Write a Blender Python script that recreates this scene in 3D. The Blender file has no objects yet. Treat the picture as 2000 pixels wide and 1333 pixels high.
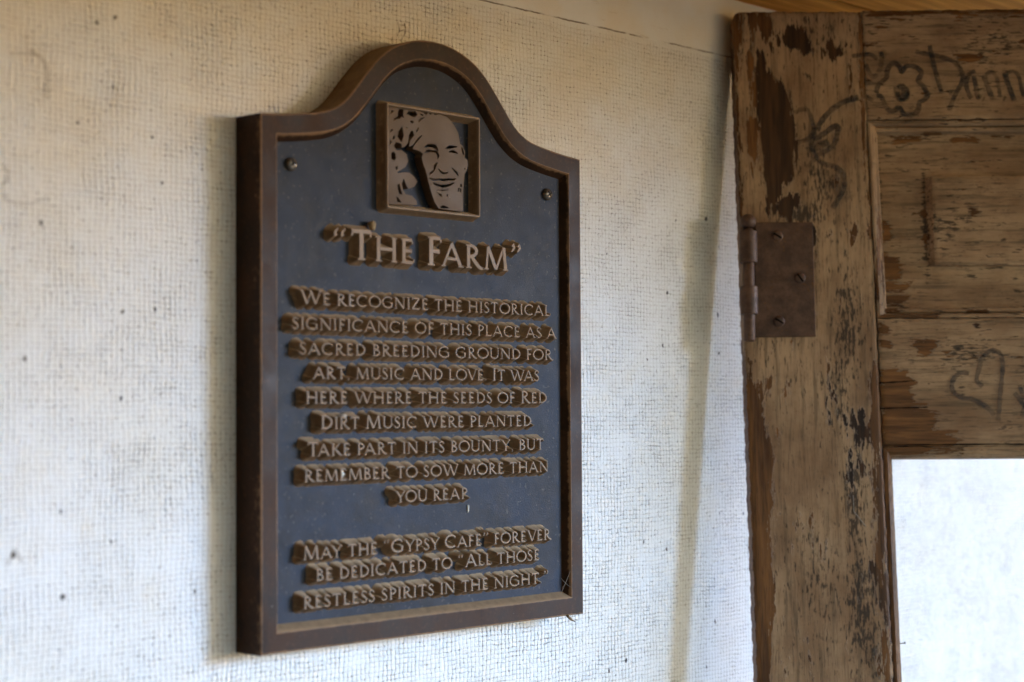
import bpy, bmesh, math, random
import numpy as np
from mathutils import Vector, Matrix
random.seed(7); np.random.seed(7)
SC = bpy.context.scene
COL = SC.collection

# ------------------------------------------------------------------ camera
CAM = np.array([-1.05112411, -1.3616484, 1.5])
YAW, PITCH, ROLL = 0.76042414, 0.03830804, -0.00622094
FPX = 3500.0                      # focal length in pixels of a 2000 px wide frame
ZB = 1.5 - 0.22724565             # height of the plaque's lower edge
_F = np.array([math.cos(YAW)*math.cos(PITCH), math.sin(YAW)*math.cos(PITCH), math.sin(PITCH)])
_R = np.array([math.sin(YAW), -math.cos(YAW), 0.0])
_U = np.cross(_R, _F)
_R, _U = math.cos(ROLL)*_R+math.sin(ROLL)*_U, -math.sin(ROLL)*_R+math.cos(ROLL)*_U

cd = bpy.data.cameras.new('camera')
cam = bpy.data.objects.new('camera', cd)
COL.objects.link(cam)
cd.sensor_width = 36; cd.lens = FPX/2000*36
cd.clip_start = 0.05; cd.clip_end = 500
cam.matrix_world = Matrix(((_R[0], _U[0], -_F[0], CAM[0]), (_R[1], _U[1], -_F[1], CAM[1]),
                           (_R[2], _U[2], -_F[2], CAM[2]), (0, 0, 0, 1)))
cd.dof.use_dof = True
cd.dof.focus_distance = 1.99
cd.dof.aperture_fstop = 3.4
SC.camera = cam

# ------------------------------------------------------------------ light
SUN_AZ = math.atan2(-0.703, 0.688)      # towards the open side of the porch, camera right
SUN_EL = math.radians(10)
W = bpy.data.worlds.new('World'); SC.world = W; W.use_nodes = True
wn = W.node_tree
sky = wn.nodes.new('ShaderNodeTexSky'); sky.sky_type = 'NISHITA'; sky.sun_disc = False
sky.sun_elevation = SUN_EL
sky.dust_density = 0.8; sky.ozone_density = 2.0; sky.air_density = 1.0
sky.sun_rotation = math.pi/2 - SUN_AZ
bg = wn.nodes['Background']; bg.inputs['Strength'].default_value = 0.15
wn.links.new(sky.outputs[0], bg.inputs['Color'])
sd = bpy.data.lights.new('sun', 'SUN')
sd.energy = 1.4; sd.angle = math.radians(15); sd.color = (0.22, 0.52, 1.0)
sun = bpy.data.objects.new('sun', sd); COL.objects.link(sun)
_s = Vector((math.cos(SUN_AZ)*math.cos(SUN_EL), math.sin(SUN_AZ)*math.cos(SUN_EL), math.sin(SUN_EL)))
sun.rotation_euler = _s.to_track_quat('Z', 'Y').to_euler()
sun.location = (3, -3, 3)
SC.view_settings.view_transform = 'Standard'
SC.view_settings.look = 'None'
SC.view_settings.exposure = 1.72
SC.view_settings.gamma = 1.0
SC.cycles.max_bounces = 8
SC.cycles.diffuse_bounces = 5

# ------------------------------------------------------------------ helpers
def ray(px, py):
    return _F + _R*((px-1000)/FPX) + _U*((666.5-py)/FPX)

def at_y(px, py, y):
    d = ray(px, py); s = (y-CAM[1])/d[1]
    return CAM + s*d

def link(name, me, parent=None, mat=None):
    o = bpy.data.objects.new(name, me); COL.objects.link(o)
    if mat: me.materials.append(mat)
    if parent: o.parent = parent
    return o

def tag(o, label=None, cat=None, group=None, kind=None):
    if label: o['label'] = label
    if cat: o['category'] = cat
    if group: o['group'] = group
    if kind: o['kind'] = kind
    return o

def mesh(name, verts, faces, parent=None, mat=None, smooth=False):
    me = bpy.data.meshes.new(name)
    me.from_pydata([tuple(v) for v in verts], [], faces)
    bm = bmesh.new(); bm.from_mesh(me)
    bmesh.ops.recalc_face_normals(bm, faces=bm.faces)
    bm.to_mesh(me); bm.free()
    if smooth:
        me.polygons.foreach_set('use_smooth', [True]*len(me.polygons))
    me.update()
    return link(name, me, parent, mat)

def empty(name, loc=(0, 0, 0), mw=None):
    o = bpy.data.objects.new(name, None); COL.objects.link(o)
    o.empty_display_size = 0.05
    if mw is not None: o.matrix_world = mw
    else: o.location = loc
    return o

def box(verts, faces, x0, x1, y0, y1, z0, z1):
    b = len(verts)
    verts += [(x0,y0,z0),(x1,y0,z0),(x1,y1,z0),(x0,y1,z0),(x0,y0,z1),(x1,y0,z1),(x1,y1,z1),(x0,y1,z1)]
    for f in ((0,3,2,1),(4,5,6,7),(0,1,5,4),(1,2,6,5),(2,3,7,6),(3,0,4,7)):
        faces.append([b+i for i in f])

def tube(verts, faces, pts, r, n=6):
    pts = [Vector(p) for p in pts]; b = len(verts); m = len(pts)
    for i, p in enumerate(pts):
        t = (pts[min(i+1, m-1)]-pts[max(i-1, 0)]).normalized()
        a = t.orthogonal().normalized() if i == 0 else (a - a.dot(t)*t).normalized()
        c = t.cross(a)
        rr = r[i] if isinstance(r, (list, tuple)) else r
        for k in range(n):
            g = 2*math.pi*k/n
            verts.append(tuple(p + (a*math.cos(g)+c*math.sin(g))*rr))
    for i in range(m-1):
        for k in range(n):
            faces.append([b+i*n+k, b+i*n+(k+1)%n, b+(i+1)*n+(k+1)%n, b+(i+1)*n+k])
    faces.append([b+k for k in range(n)][::-1]); faces.append([b+(m-1)*n+k for k in range(n)])

def lathe(verts, faces, prof, M, n=24, close=True):
    """prof: (radius, height) pairs; M maps (x, y, h) to the target space"""
    b = len(verts)
    for r, h in prof:
        for k in range(n):
            g = 2*math.pi*k/n
            verts.append(tuple(M @ Vector((r*math.cos(g), r*math.sin(g), h))))
    for i in range(len(prof)-1):
        for k in range(n):
            faces.append([b+i*n+k, b+i*n+(k+1)%n, b+(i+1)*n+(k+1)%n, b+(i+1)*n+k])
    if close:
        faces.append([b+k for k in range(n)][::-1]); faces.append([b+(len(prof)-1)*n+k for k in range(n)])

def smooth_path(pts, per=6, closed=False):
    P = [np.array(p, float) for p in pts]; n = len(P); out = []
    rng = range(n) if closed else range(n-1)
    for i in rng:
        if closed: a, b, c, d = P[i-1], P[i], P[(i+1) % n], P[(i+2) % n]
        else: a, b, c, d = P[max(i-1, 0)], P[i], P[i+1], P[min(i+2, n-1)]
        for k in range(per):
            t = k/per
            out.append(0.5*((2*b)+(-a+c)*t+(2*a-5*b+4*c-d)*t*t+(-a+3*b-3*c+d)*t**3))
    if not closed: out.append(P[-1])
    return out

# ------------------------------------------------------------------ node helper
class NT:
    def __init__(s, name):
        s.m = bpy.data.materials.new(name); s.m.use_nodes = True
        s.t = s.m.node_tree; s.b = s.t.nodes['Principled BSDF']
        s._o = None
    def set(s, **kw):
        for k, v in kw.items():
            s.inp(s.b, k.replace('_', ' '), v)
        return s
    def inp(s, node, key, v):
        sock = node.inputs[key]
        if hasattr(v, 'links') or isinstance(v, bpy.types.NodeSocket): s.t.links.new(v, sock)
        else:
            if isinstance(v, (tuple, list)) and len(v) == 3 and sock.type == 'RGBA': v = (*v, 1)
            sock.default_value = v
    def new(s, typ, **inputs):
        n = s.t.nodes.new(typ)
        return n
    def obj(s):
        if s._o is None: s._o = s.t.nodes.new('ShaderNodeTexCoord').outputs['Object']
        return s._o
    def math(s, op, a, b=None, c=None, clamp=False):
        n = s.t.nodes.new('ShaderNodeMath'); n.operation = op; n.use_clamp = clamp
        for i, v in enumerate((a, b, c)):
            if v is not None: s.inp(n, i, v)
        return n.outputs[0]
    def add(s, a, b): return s.math('ADD', a, b)
    def mul(s, a, b): return s.math('MULTIPLY', a, b)
    def sub(s, a, b): return s.math('SUBTRACT', a, b)
    def sstep(s, x, lo, hi):
        n = s.t.nodes.new('ShaderNodeMapRange'); n.interpolation_type = 'SMOOTHSTEP'
        s.inp(n, 0, x); n.inputs[1].default_value = lo; n.inputs[2].default_value = hi
        return n.outputs[0]
    def rng(s, x, lo, hi, a, b):
        n = s.t.nodes.new('ShaderNodeMapRange'); s.inp(n, 0, x)
        for i, v in enumerate((lo, hi, a, b)): n.inputs[i+1].default_value = v
        return n.outputs[0]
    def sep(s, v):
        n = s.t.nodes.new('ShaderNodeSeparateXYZ'); s.inp(n, 0, v); return n.outputs
    def comb(s, x, y, z=0.0):
        n = s.t.nodes.new('ShaderNodeCombineXYZ')
        for i, v in enumerate((x, y, z)): s.inp(n, i, v)
        return n.outputs[0]
    def vscale(s, v, sc):
        n = s.t.nodes.new('ShaderNodeVectorMath'); n.operation = 'MULTIPLY'
        s.inp(n, 0, v); n.inputs[1].default_value = sc; return n.outputs[0]
    def noise(s, v, scale, detail=3, rough=0.55, dist=0.0, col=False):
        n = s.t.nodes.new('ShaderNodeTexNoise'); s.inp(n, 'Vector', v)
        n.inputs['Scale'].default_value = scale; n.inputs['Detail'].default_value = detail
        n.inputs['Roughness'].default_value = rough; n.inputs['Distortion'].default_value = dist
        return n.outputs['Color' if col else 'Fac']
    def vor(s, v, scale, feature='F1', rnd=1.0):
        n = s.t.nodes.new('ShaderNodeTexVoronoi'); n.feature = feature; s.inp(n, 'Vector', v)
        n.inputs['Scale'].default_value = scale; n.inputs['Randomness'].default_value = rnd
        return n.outputs['Distance']
    def mix(s, f, a, b, blend='MIX'):
        n = s.t.nodes.new('ShaderNodeMix'); n.data_type = 'RGBA'; n.blend_type = blend
        s.inp(n, 0, f); s.inp(n, 6, a); s.inp(n, 7, b); return n.outputs[2]
    def attr(s, name):
        n = s.t.nodes.new('ShaderNodeAttribute'); n.attribute_name = name; return n.outputs['Fac']
    def nz(s):
        g = s.t.nodes.new('ShaderNodeNewGeometry'); return s.sep(g.outputs['True Normal'])[2]
    def bump(s, h, dist, strength=1.0, normal=None):
        n = s.t.nodes.new('ShaderNodeBump'); s.inp(n, 'Height', h)
        n.inputs['Distance'].default_value = dist; n.inputs['Strength'].default_value = strength
        if normal is not None: s.inp(n, 'Normal', normal)
        return n.outputs[0]

# ------------------------------------------------------------------ materials
SPECKS = [(1379,428,5),(1303,572,4),(1402,616,4),(1295,675,3.5),(1264,703,3),(1350,200,2),(1404,690,2.5),(1320,432,2.2),
          (1405,483,2),(1185,496,2.5),(1257,1058,3),(1302,1073,3),(1405,1002,2.5),(1452,1003,2.5),(1397,1214,4),
          (1223,1290,4),(1190,1310,3.5),(1380,1303,3),(225,34,4),(190,43,4),(222,171,4),(152,240,4),(298,268,4),(318,357,4),
          (80,436,5),(49,700,6),(236,778,4),(120,998,4),(217,1057,4),(124,1165,6),(27,1085,7),(380,1155,4),(240,610,4),(303,605,4)]
def make_wall_mat():
    n = NT('painted_burlap'); o = n.obj()
    x, y, z = n.sep(o)
    p = n.comb(x, z, 0.0)
    d1 = n.noise(p, 14, 2, .5, col=True); d2 = n.noise(p, 160, 2, .5, col=True)
    dx1, dz1, _ = n.sep(d1); dx2, dz2, _ = n.sep(d2)
    u = n.add(n.mul(x, 1/0.0058), n.add(n.mul(n.sub(dx1, .5), 1.4), n.mul(n.sub(dx2, .5), .65)))
    v = n.add(n.mul(z, 1/0.0050), n.add(n.mul(n.sub(dz1, .5), 1.4), n.mul(n.sub(dz2, .5), .65)))
    ru = n.math('ROUND', u); rv = n.math('ROUND', v)
    du = n.math('ABSOLUTE', n.sub(u, ru)); dv = n.math('ABSOLUTE', n.sub(v, rv))
    # woven part below the seam, smooth board above
    zs = n.add(z, n.mul(n.sub(n.noise(p, 60, 3), .5), .003))
    weave = n.sstep(n.sub(SEAM_Z, zs), 0.0, 0.012)
    # low frequency fields
    big = n.noise(p, 3.2, 4, .6); mid = n.noise(p, 17, 3, .6); fine = n.noise(p, 330, 3, .6)
    region = n.add(n.sstep(x, -.6, .35), -0.25)
    # thread relief
    hu = n.sstep(du, 0.0, 0.30); hv = n.sstep(dv, 0.0, 0.30)
    nu = n.noise(n.comb(n.mul(ru, .37), n.mul(v, .33), 1.0), 1.0, 2); nv = n.noise(n.comb(n.mul(u, .33), n.mul(rv, .37), 7.0), 1.0, 2)
    gu = n.rng(nu, .35, .65, .45, 1.0); gv = n.rng(nv, .35, .65, .30, 1.0)
    relief = n.add(n.mul(n.mul(n.sub(1.0, hu), gu), -1.0), n.mul(n.mul(n.sub(1.0, hv), gv), -0.9))
    height = n.add(n.mul(n.mul(relief, weave), n.rng(mid, .3, .7, .35, 1.0)), n.mul(n.sub(fine, .5), .45))
    # cracks of dirt between the threads
    cu = n.noise(n.comb(n.mul(ru, 3.71), n.mul(v, .55), 3.0), 1.0, 3, .7)
    cv = n.noise(n.comb(n.mul(u, .5), n.mul(rv, 3.3), 9.0), 1.0, 3, .7)
    dens = n.add(n.mul(n.sub(big, .5), .30), n.add(n.mul(n.sub(mid, .5), .24), n.mul(region, .075)))
    lu = n.mul(n.sub(1.0, n.sstep(du, 0.0, 0.085)), n.sstep(n.add(cu, dens), .59, .70))
    lv = n.mul(n.sub(1.0, n.sstep(dv, 0.0, 0.085)), n.sstep(n.add(cv, dens), .625, .72))
    kn = n.noise(n.comb(n.mul(ru, 1.9), n.mul(rv, 1.7), 4.0), 1.0, 1)
    knot = n.mul(n.sub(1.0, n.sstep(n.add(du, dv), 0.08, 0.27)), n.sstep(n.add(kn, dens), .57, .66))
    fl = n.mul(n.sstep(n.noise(n.vscale(p, (1, .7, 1)), 420, 2, .5, 1.2), .66, .70), n.sstep(n.add(big, n.mul(region, .2)), .50, .62))
    crack = n.math('MAXIMUM', n.math('MAXIMUM', lu, lv), n.math('MAXIMUM', knot, n.mul(fl, .8)))
    crack = n.mul(crack, n.add(n.mul(weave, .93), .07))
    # seam line
    sl = n.mul(n.sub(1.0, n.sstep(n.math('ABSOLUTE', n.sub(zs, SEAM_Z)), .0004, .0014)), n.sstep(n.noise(p, 25, 3), .38, .55))
    # fly specks
    sp = None
    for px, py, r in SPECKS:
        c = at_y(px, py, 0); dpt = np.linalg.norm(c-CAM)
        nn = n.t.nodes.new('ShaderNodeVectorMath'); nn.operation = 'DISTANCE'
        n.inp(nn, 0, n.comb(n.add(x, n.mul(n.sub(dx2, .5), .006)), n.add(n.mul(z, .72), n.mul(n.sub(dz2, .5), .004)), 0.0))
        nn.inputs[1].default_value = (c[0], c[2]*.72, 0)
        rr = r*dpt/FPX*.85
        s_ = n.sub(1.0, n.sstep(nn.outputs['Value'], rr*.55, rr*1.15))
        sp = s_ if sp is None else n.math('MAXIMUM', sp, s_)
    paint = n.mix(n.sstep(big, .35, .7), (.775, .78, .77), (.74, .72, .665))
    yel = n.sstep(n.add(n.noise(p, 7, 4, .65), n.mul(n.sub(z, 1.5), .25)), .50, .75)
    paint = n.mix(n.mul(yel, .38), paint, (.72, .61, .43))
    scuff = n.sstep(n.noise(n.vscale(p, (1, 5, 1)), 30, 4, .7), .60, .78)
    paint = n.mix(n.mul(scuff, n.sub(.55, n.mul(weave, .40))), paint, (.40, .31, .18))
    # darker tint in the hollows of the cloth
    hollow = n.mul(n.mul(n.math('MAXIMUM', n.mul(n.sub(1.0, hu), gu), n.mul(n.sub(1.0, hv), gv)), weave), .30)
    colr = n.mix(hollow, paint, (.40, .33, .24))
    colr = n.mix(n.mul(crack, .66), colr, (.13, .085, .045))
    colr = n.mix(n.mul(sl, .8), colr, (.12, .075, .035))
    colr = n.mix(n.mul(sp, .93), colr, (.035, .022, .012))
    h2 = n.sub(n.add(height, n.mul(sp, .9)), n.mul(crack, .5))
    h2 = n.add(h2, n.mul(n.sstep(n.sub(zs, SEAM_Z), -.0006, .0006), 1.0))
    n.set(Base_Color=colr, Roughness=.62)
    n.b.inputs['Specular IOR Level'].default_value = .25
    n.inp(n.b, 'Normal', n.bump(h2, .0011, 1.0))
    return n.m

SEAM_Z = at_y(1190, 58, 0)[2]

def dirt_film(n, base, p, dust=(.27, .22, .165), amt=1.0):
    nz = n.nz()
    g = n.noise(p, 90, 4, .65)
    up = n.mul(n.sstep(nz, .25, .75), n.rng(g, .3, .7, .55, 1.0))
    return n.mix(n.mul(up, amt), base, dust), up

def make_bronze(name, base, dark, dustamt, rough, spec=.5, worn=None, dust=(.27, .22, .165)):
    n = NT(name); o = n.obj()
    a = n.noise(o, 22, 5, .65); b = n.noise(o, 190, 3, .6); c = n.noise(o, 900, 2, .5)
    col = n.mix(n.sstep(a, .35, .68), dark, base)
    col = n.mix(n.mul(n.sstep(b, .52, .74), .5), col, tuple(v*1.8 for v in base))
    if worn:
        yy = n.sep(o)[1]
        wr = n.mul(n.sstep(n.mul(yy, -1.0), worn[0]-.0014, worn[0]), n.rng(b, .3, .7, .75, 1.0))
        col = n.mix(wr, col, worn[1])
    if name == 'aged_bronze':
        wr = n.sstep(n.add(n.mul(n.attr('edge'), .42), n.add(n.mul(a, .5), n.mul(b, .35))),   .62, .80)
        col = n.mix(n.mul(wr, .75), col, (.27, .16, .088))
        grime = n.sstep(n.noise(n.vscale(o, (1, 1, .4)), 40, 5, .7), .52, .66)
        col = n.mix(n.mul(grime, .6), col, (.016, .011, .009))
    col, up = dirt_film(n, col, o, dust, amt=dustamt)
    white = n.sstep(n.noise(o, 260, 2), .77, .79)
    col = n.mix(n.mul(white, .4), col, (.45, .42, .37))
    n.set(Base_Color=col, Roughness=n.add(n.mul(n.sub(a, .5), .6), n.add(rough, n.mul(up, .3))))
    n.b.inputs['Specular IOR Level'].default_value = spec
    n.inp(n.b, 'Normal', n.bump(n.add(n.mul(b, .6), c), .00022, .55))
    return n.m

def make_field():
    n = NT('slate_enamel'); o = n.obj()
    a = n.noise(o, 15, 5, .68, .4); b = n.noise(o, 60, 4, .65); c = n.noise(o, 800, 3, .6)
    col = n.mix(n.sstep(a, .34, .64), (.004, .006, .010), (.015, .023, .041))
    smear = n.sstep(n.noise(n.vscale(o, (1, 1, .35)), 26, 4, .6), .52, .74)
    col = n.mix(n.mul(smear, .45), col, (.034, .036, .040))
    dots = n.sstep(n.noise(o, 240, 2, .5), .655, .70)
    col = n.mix(n.mul(dots, .35), col, (.16, .15, .13))
    white = n.sstep(n.noise(o, 210, 1, .5), .83, .84)
    col = n.mix(white, col, (.42, .42, .40))
    n.set(Base_Color=col, Roughness=n.rng(n.add(n.mul(a, .5), n.mul(b, .5)), .3, .7, .38, .56))
    n.b.inputs['Specular IOR Level'].default_value = .14
    n.inp(n.b, 'Normal', n.bump(n.add(n.mul(b, .35), c), .00045, .7))
    return n.m

def make_wood(name, grain='v', plain=False):
    """old paint over bare wood; attributes bare (cm, positive where bare), tone, stain"""
    n = NT(name); o = n.obj()
    st = (1, .07, 1) if grain == 'v' else (.07, 1, 1)
    st2 = (1, .22, 1) if grain == 'v' else (.22, 1, 1)
    g = n.vscale(o, st); g2 = n.vscale(o, st2)
    fg = n.noise(g, 420, 4, .65); mg = n.noise(g, 130, 4, .6, .3); lg = n.noise(g2, 26, 4, .6)
    bl = n.noise(o, 9, 5, .65); sm = n.noise(o, 70, 4, .7); sp = n.noise(g2, 300, 3, .65)
    bare = n.attr('bare'); tone = n.attr('tone'); stain_shade = n.attr('stain_shade')
    edge = n.add(n.mul(n.sub(n.noise(n.vscale(o, (1, .10, 1) if grain == 'v' else (.10, 1, 1)), 150, 3, .75), .5), 3.2), n.add(n.mul(n.sub(n.noise(g2, 80, 5, .78), .5), 3.0), n.mul(n.sub(n.noise(g2, 420, 2, .6), .5), .4)))
    chips = n.sub(n.add(n.noise(g2, 60, 4, .7), n.add(n.mul(n.sub(bl, .5), .5), n.mul(stain_shade, .06))), .668)
    bsum = n.math('MAXIMUM', n.add(bare, edge), n.mul(chips, 5.0))
    mask = n.sstep(bsum, -.02, .03)
    wood = n.mix(n.sstep(n.add(n.mul(mg, .6), n.mul(lg, .4)), .35, .65), (.105, .042, .011), (.30, .135, .040))
    wood = n.mix(n.mul(n.sstep(fg, .5, .68), .55), wood, (.035, .017, .008))
    dk = n.mix(n.sstep(mg, .4, .65), (.022, .011, .006), (.060, .027, .011))
    wood = n.mix(tone, wood, dk)
    paint = n.mix(n.sstep(n.add(n.mul(lg, .5), n.mul(bl, .5)), .36, .64), (.26, .153, .082), (.50, .337, .198))
    paint = n.mix(n.mul(n.sstep(sm, .48, .72), .30), paint, (.15, .10, .058))
    paint = n.mix(n.mul(n.sstep(mg, .50, .68), .58), paint, (.115, .078, .045))
    paint = n.mix(n.mul(n.sstep(fg, .54, .68), .62), paint, (.07, .048, .03))
    fly = n.sstep(n.add(n.noise(g2, 230, 2, .6), n.mul(n.sub(bl, .5), .4)), .645, .70)
    paint = n.mix(n.mul(fly, .8), paint, (.045, .03, .02))
    mil = n.sstep(n.add(n.add(n.mul(sp, .75), n.mul(sm, .25)), n.mul(stain_shade, .20)), .60, .70)
    paint = n.mix(n.mul(mil, .85), paint, (.032, .024, .018))
    paint = n.mix(n.mul(n.sstep(stain_shade, .85, 1.5), .6), paint, (.06, .040, .026))  # strong stains, and the shade painted on the raised field's bevel
    rim = n.mul(n.sstep(bsum, -.16, -.03), n.sub(1.0, mask))
    paint = n.mix(n.mul(rim, .35), paint, (.36, .29, .21))
    col = n.mix(mask, paint, wood)
    h = n.add(n.mul(n.sub(1.0, mask), 1.7), n.add(n.mul(mg, .35), n.mul(fg, .45)))
    h = n.add(h, n.mul(rim, .35))
    n.set(Base_Color=col, Roughness=n.sub(.72, n.mul(mask, .12)))
    n.b.inputs['Specular IOR Level'].default_value = .3
    n.inp(n.b, 'Normal', n.bump(h, .0013, .9))
    return n.m

def make_rust():
    n = NT('rusted_iron'); o = n.obj()
    a = n.noise(o, 45, 5, .7); b = n.noise(o, 260, 4, .65); c = n.noise(o, 30, 3, .6)
    col = n.mix(n.sstep(a, .35, .68), (.070, .035, .022), (.145, .078, .048))
    col = n.mix(n.mul(n.sstep(n.add(n.mul(b, .6), n.mul(c, .4)), .57, .66), .8), col, (.20, .085, .018))
    col = n.mix(n.mul(n.sstep(b, .62, .70), .5), col, (.018, .012, .010))
    n.set(Base_Color=col, Roughness=n.rng(b, .3, .7, .42, .68), Metallic=.15)
    n.inp(n.b, 'Normal', n.bump(n.add(n.mul(a, .5), b), .0005, .6))
    return n.m

def make_ceiling():
    n = NT('stained_pine'); o = n.obj()
    g = n.vscale(o, (.05, 1, 1)); mg = n.noise(g, 70, 4, .6, .4); fg = n.noise(g, 300, 3, .6)
    col = n.mix(n.sstep(mg, .35, .66), (.44, .185, .028), (.68, .33, .060))
    col = n.mix(n.mul(n.sstep(fg, .52, .7), .35), col, (.09, .035, .012))
    n.set(Base_Color=col, Roughness=.75)
    n.b.inputs['Specular IOR Level'].default_value = .08
    n.inp(n.b, 'Normal', n.bump(fg, .0004, .4))
    return n.m

def plain(name, col, rough=.7, spec=.3, nscale=40, var=.35):
    n = NT(name); o = n.obj(); a = n.noise(o, nscale, 4, .65)
    c2 = tuple(v*(1-var) for v in col)
    n.set(Base_Color=n.mix(n.sstep(a, .35, .68), c2, col), Roughness=rough)
    n.b.inputs['Specular IOR Level'].default_value = spec
    n.inp(n.b, 'Normal', n.bump(a, .0005, .4))
    return n.m

M_WALL = make_wall_mat()
M_FRAME = make_bronze('aged_bronze', (.046, .021, .010), (.022, .011, .006), .9, .50, .13, None, (.29, .20, .115))
M_LETTER = make_bronze('dusty_bronze', (.215, .138, .078), (.145, .090, .048), .9, .62, .35, (.0374-.0092+.0104, (.260, .185, .128)), (.42, .31, .19))
M_RELIEF = make_bronze('dusty_bronze_relief', (.125, .076, .040), (.080, .047, .024), .9, .62, .3, (.0374-.0092+.0104, (.115, .078, .053)), (.33, .235, .135))
M_FIELD = make_field()
M_WV = make_wood('peeling_paint_upright_grain', 'v')
M_WH = make_wood('peeling_paint_level_grain', 'h')
M_RUST = make_rust()
M_CEIL = make_ceiling()
M_FLOOR = plain('worn_floor_boards', (.50, .39, .24), .65, .3, 8)
M_GROUND = plain('dry_dirt', (.54, .43, .29), .9, .1, 2)
M_SCREW = plain('dark_steel', (.10, .082, .066), .25, 1.0, 200)
M_LUMP = plain('dry_mud', (.42, .30, .17), .9, .1, 400)
M_WHITE = plain('chalky_white', (.72, .70, .62), .8, .2, 300, .15)
M_STRAW = plain('dry_straw', (.16, .10, .045), .8, .2, 300)
M_WEB = plain('dusty_thread', (.36, .31, .25), .8, .2, 300)
M_STAIN = plain('brown_stain', (.30, .21, .10), .8, .1, 90, .4)
M_DKWOOD = plain('dark_boards', (.20, .12, .06), .7, .2, 12)
def make_marker():
    n = NT('faded_marker'); o = n.obj()
    a = n.noise(n.vscale(o, (.35, 1, 1)), 200, 3, .7); b = n.noise(o, 30, 2, .6)
    n.set(Base_Color=(.030, .029, .031), Roughness=.7)
    n.inp(n.b, 'Alpha', n.mul(n.rng(n.add(n.mul(a, .55), n.mul(b, .45)), .38, .60, .95, .30), n.attr('ink')))
    return n.m
M_MARK = make_marker()
def make_wallstain():
    n = NT('faint_stain'); o = n.obj(); a = n.noise(o, 120, 3, .7)
    n.set(Base_Color=(.20, .135, .055), Roughness=.8)
    n.inp(n.b, 'Alpha', n.mul(n.rng(a, .35, .65, .75, .12), n.attr('ink')))
    return n.m
M_WSTAIN = make_wallstain()

# ------------------------------------------------------------------ setting
wall = mesh('wall', [(-3.4, 0, 0), (2.6, 0, 0), (2.6, 0, 3.0), (-3.4, 0, 3.0), (-3.4, .12, 0), (2.6, .12, 0), (2.6, .12, 3.0), (-3.4, .12, 3.0)],
            [(0,1,2,3),(4,7,6,5),(0,4,5,1),(3,2,6,7),(0,3,7,4),(1,5,6,2)], None, M_WALL)
tag(wall, 'off white painted wall with a coarse woven texture, stained and cracked', 'wall', kind='structure')

CZ = at_y(1432, 0, 0)[2]
v, f = [], []
y = 0.0; k = 0
while y > -1.85:
    y2 = y-.089
    box(v, f, -3.4, 2.3, y2+.0015, y, CZ+(.002 if k % 2 else 0), CZ+.03)
    y = y2; k += 1
ceiling = mesh('ceiling', v, f, None, M_CEIL); tag(ceiling, 'orange brown board ceiling over the wall', 'ceiling', kind='structure')
v, f = [], []
y = 0.0
while y > -1.85:
    y2 = y-.12
    box(v, f, -3.4, 2.6, y2+.003, y, -.04, -.002)
    y = y2
floor = mesh('floor', v, f, None, M_FLOOR); tag(floor, kind='structure')
ground = mesh('ground', [(-80,-80,-.25),(80,-80,-.25),(80,80,-.25),(-80,80,-.25)], [(0,1,2,3)], None, M_GROUND); tag(ground, kind='structure')
v, f = [], []
box(v, f, -1.92, -1.8, -2.3, -.002, -.001, 3.0)
box(v, f, -1.8, -.75, -2.3, -2.2, -.001, 3.0)
side = mesh('added_side_wall', v, f, None, M_DKWOOD); tag(side, kind='structure')  # unseen walls added to darken the left of the wall and plaque

# ------------------------------------------------------------------ plaque
PW, PT, REC = 0.45385, 0.0374, 0.0092
HALF = [(0,.608),(.020,.6065),(.040,.6015),(.060,.5925),(.077,.580),(.092,.5645),(.106,.5485),(.119,.5345),(.133,.5245),(.149,.5182),(.172,.5138),(.199,.5102)]
rightside = [tuple(p) for p in smooth_path(HALF, 4)] + [(PW/2, .5075)]
outline = [(-x, z) for x, z in reversed(rightside[1:])] + rightside + [(PW/2, 0.0), (-PW/2, 0.0)]   # clockwise seen from the front
def inset(poly, d):
    n = len(poly); out = []
    for i in range(n):
        p0, p1, p2 = (np.array(poly[j % n], float) for j in (i-1, i, i+1))
        a = (p1-p0)/np.linalg.norm(p1-p0); b = (p2-p1)/np.linalg.norm(p2-p1)
        na = np.array([a[1], -a[0]]); nb = np.array([b[1], -b[0]])
        m = na+nb; m /= np.linalg.norm(m); c = max(.35, m.dot(na))
        out.append(tuple(p1+m*d/c))
    return out
plaque = empty('memorial_plaque', (PW/2, 0, ZB))
tag(plaque, 'arched bronze plaque with raised lettering and a portrait, screwed to the woven wall', 'plaque')
def rings(loops, cap_last=False):
    v, f = [], []; n = len(loops[0][0])
    for poly, yy in loops:
        v += [(x, yy, z) for x, z in poly]
    for k in range(len(loops)-1):
        for i in range(n):
            j = (i+1) % n
            f.append([k*n+i, k*n+j, (k+1)*n+j, (k+1)*n+i])
    if cap_last: f.append([(len(loops)-1)*n+i for i in range(n)])
    return v, f
OFF = .0202
FY = -PT+REC
v, f = rings([(outline, .001), (outline, -PT+.0012), (inset(outline, .0004), -PT+.0004), (inset(outline, .0013), -PT), (inset(outline, .0026), -PT-.00002), (inset(outline, OFF-.0022), -PT-.00002),
              (inset(outline, OFF-.0008), -PT), (inset(outline, OFF-.0001), -PT+.0006), (inset(outline, OFF+.0035), -PT+REC*.62), (inset(outline, OFF+.0062), FY+.0004), (inset(outline, OFF+.0075), FY+.0008)])
frame = mesh('frame', v, f, plaque, M_FRAME)
_e = [0, .5, 1, 1, 0, 0, 1, 1, 0, 0, 0]
at = frame.data.attributes.new('edge', 'FLOAT', 'POINT'); at.data.foreach_set('value', np.repeat(np.array(_e, np.float32), len(outline)))
fld = inset(outline, OFF+.003)
v = [(x, FY, z) for x, z in fld]
field = mesh('background_panel', v, [list(range(len(v)))], plaque, M_FIELD)

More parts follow.
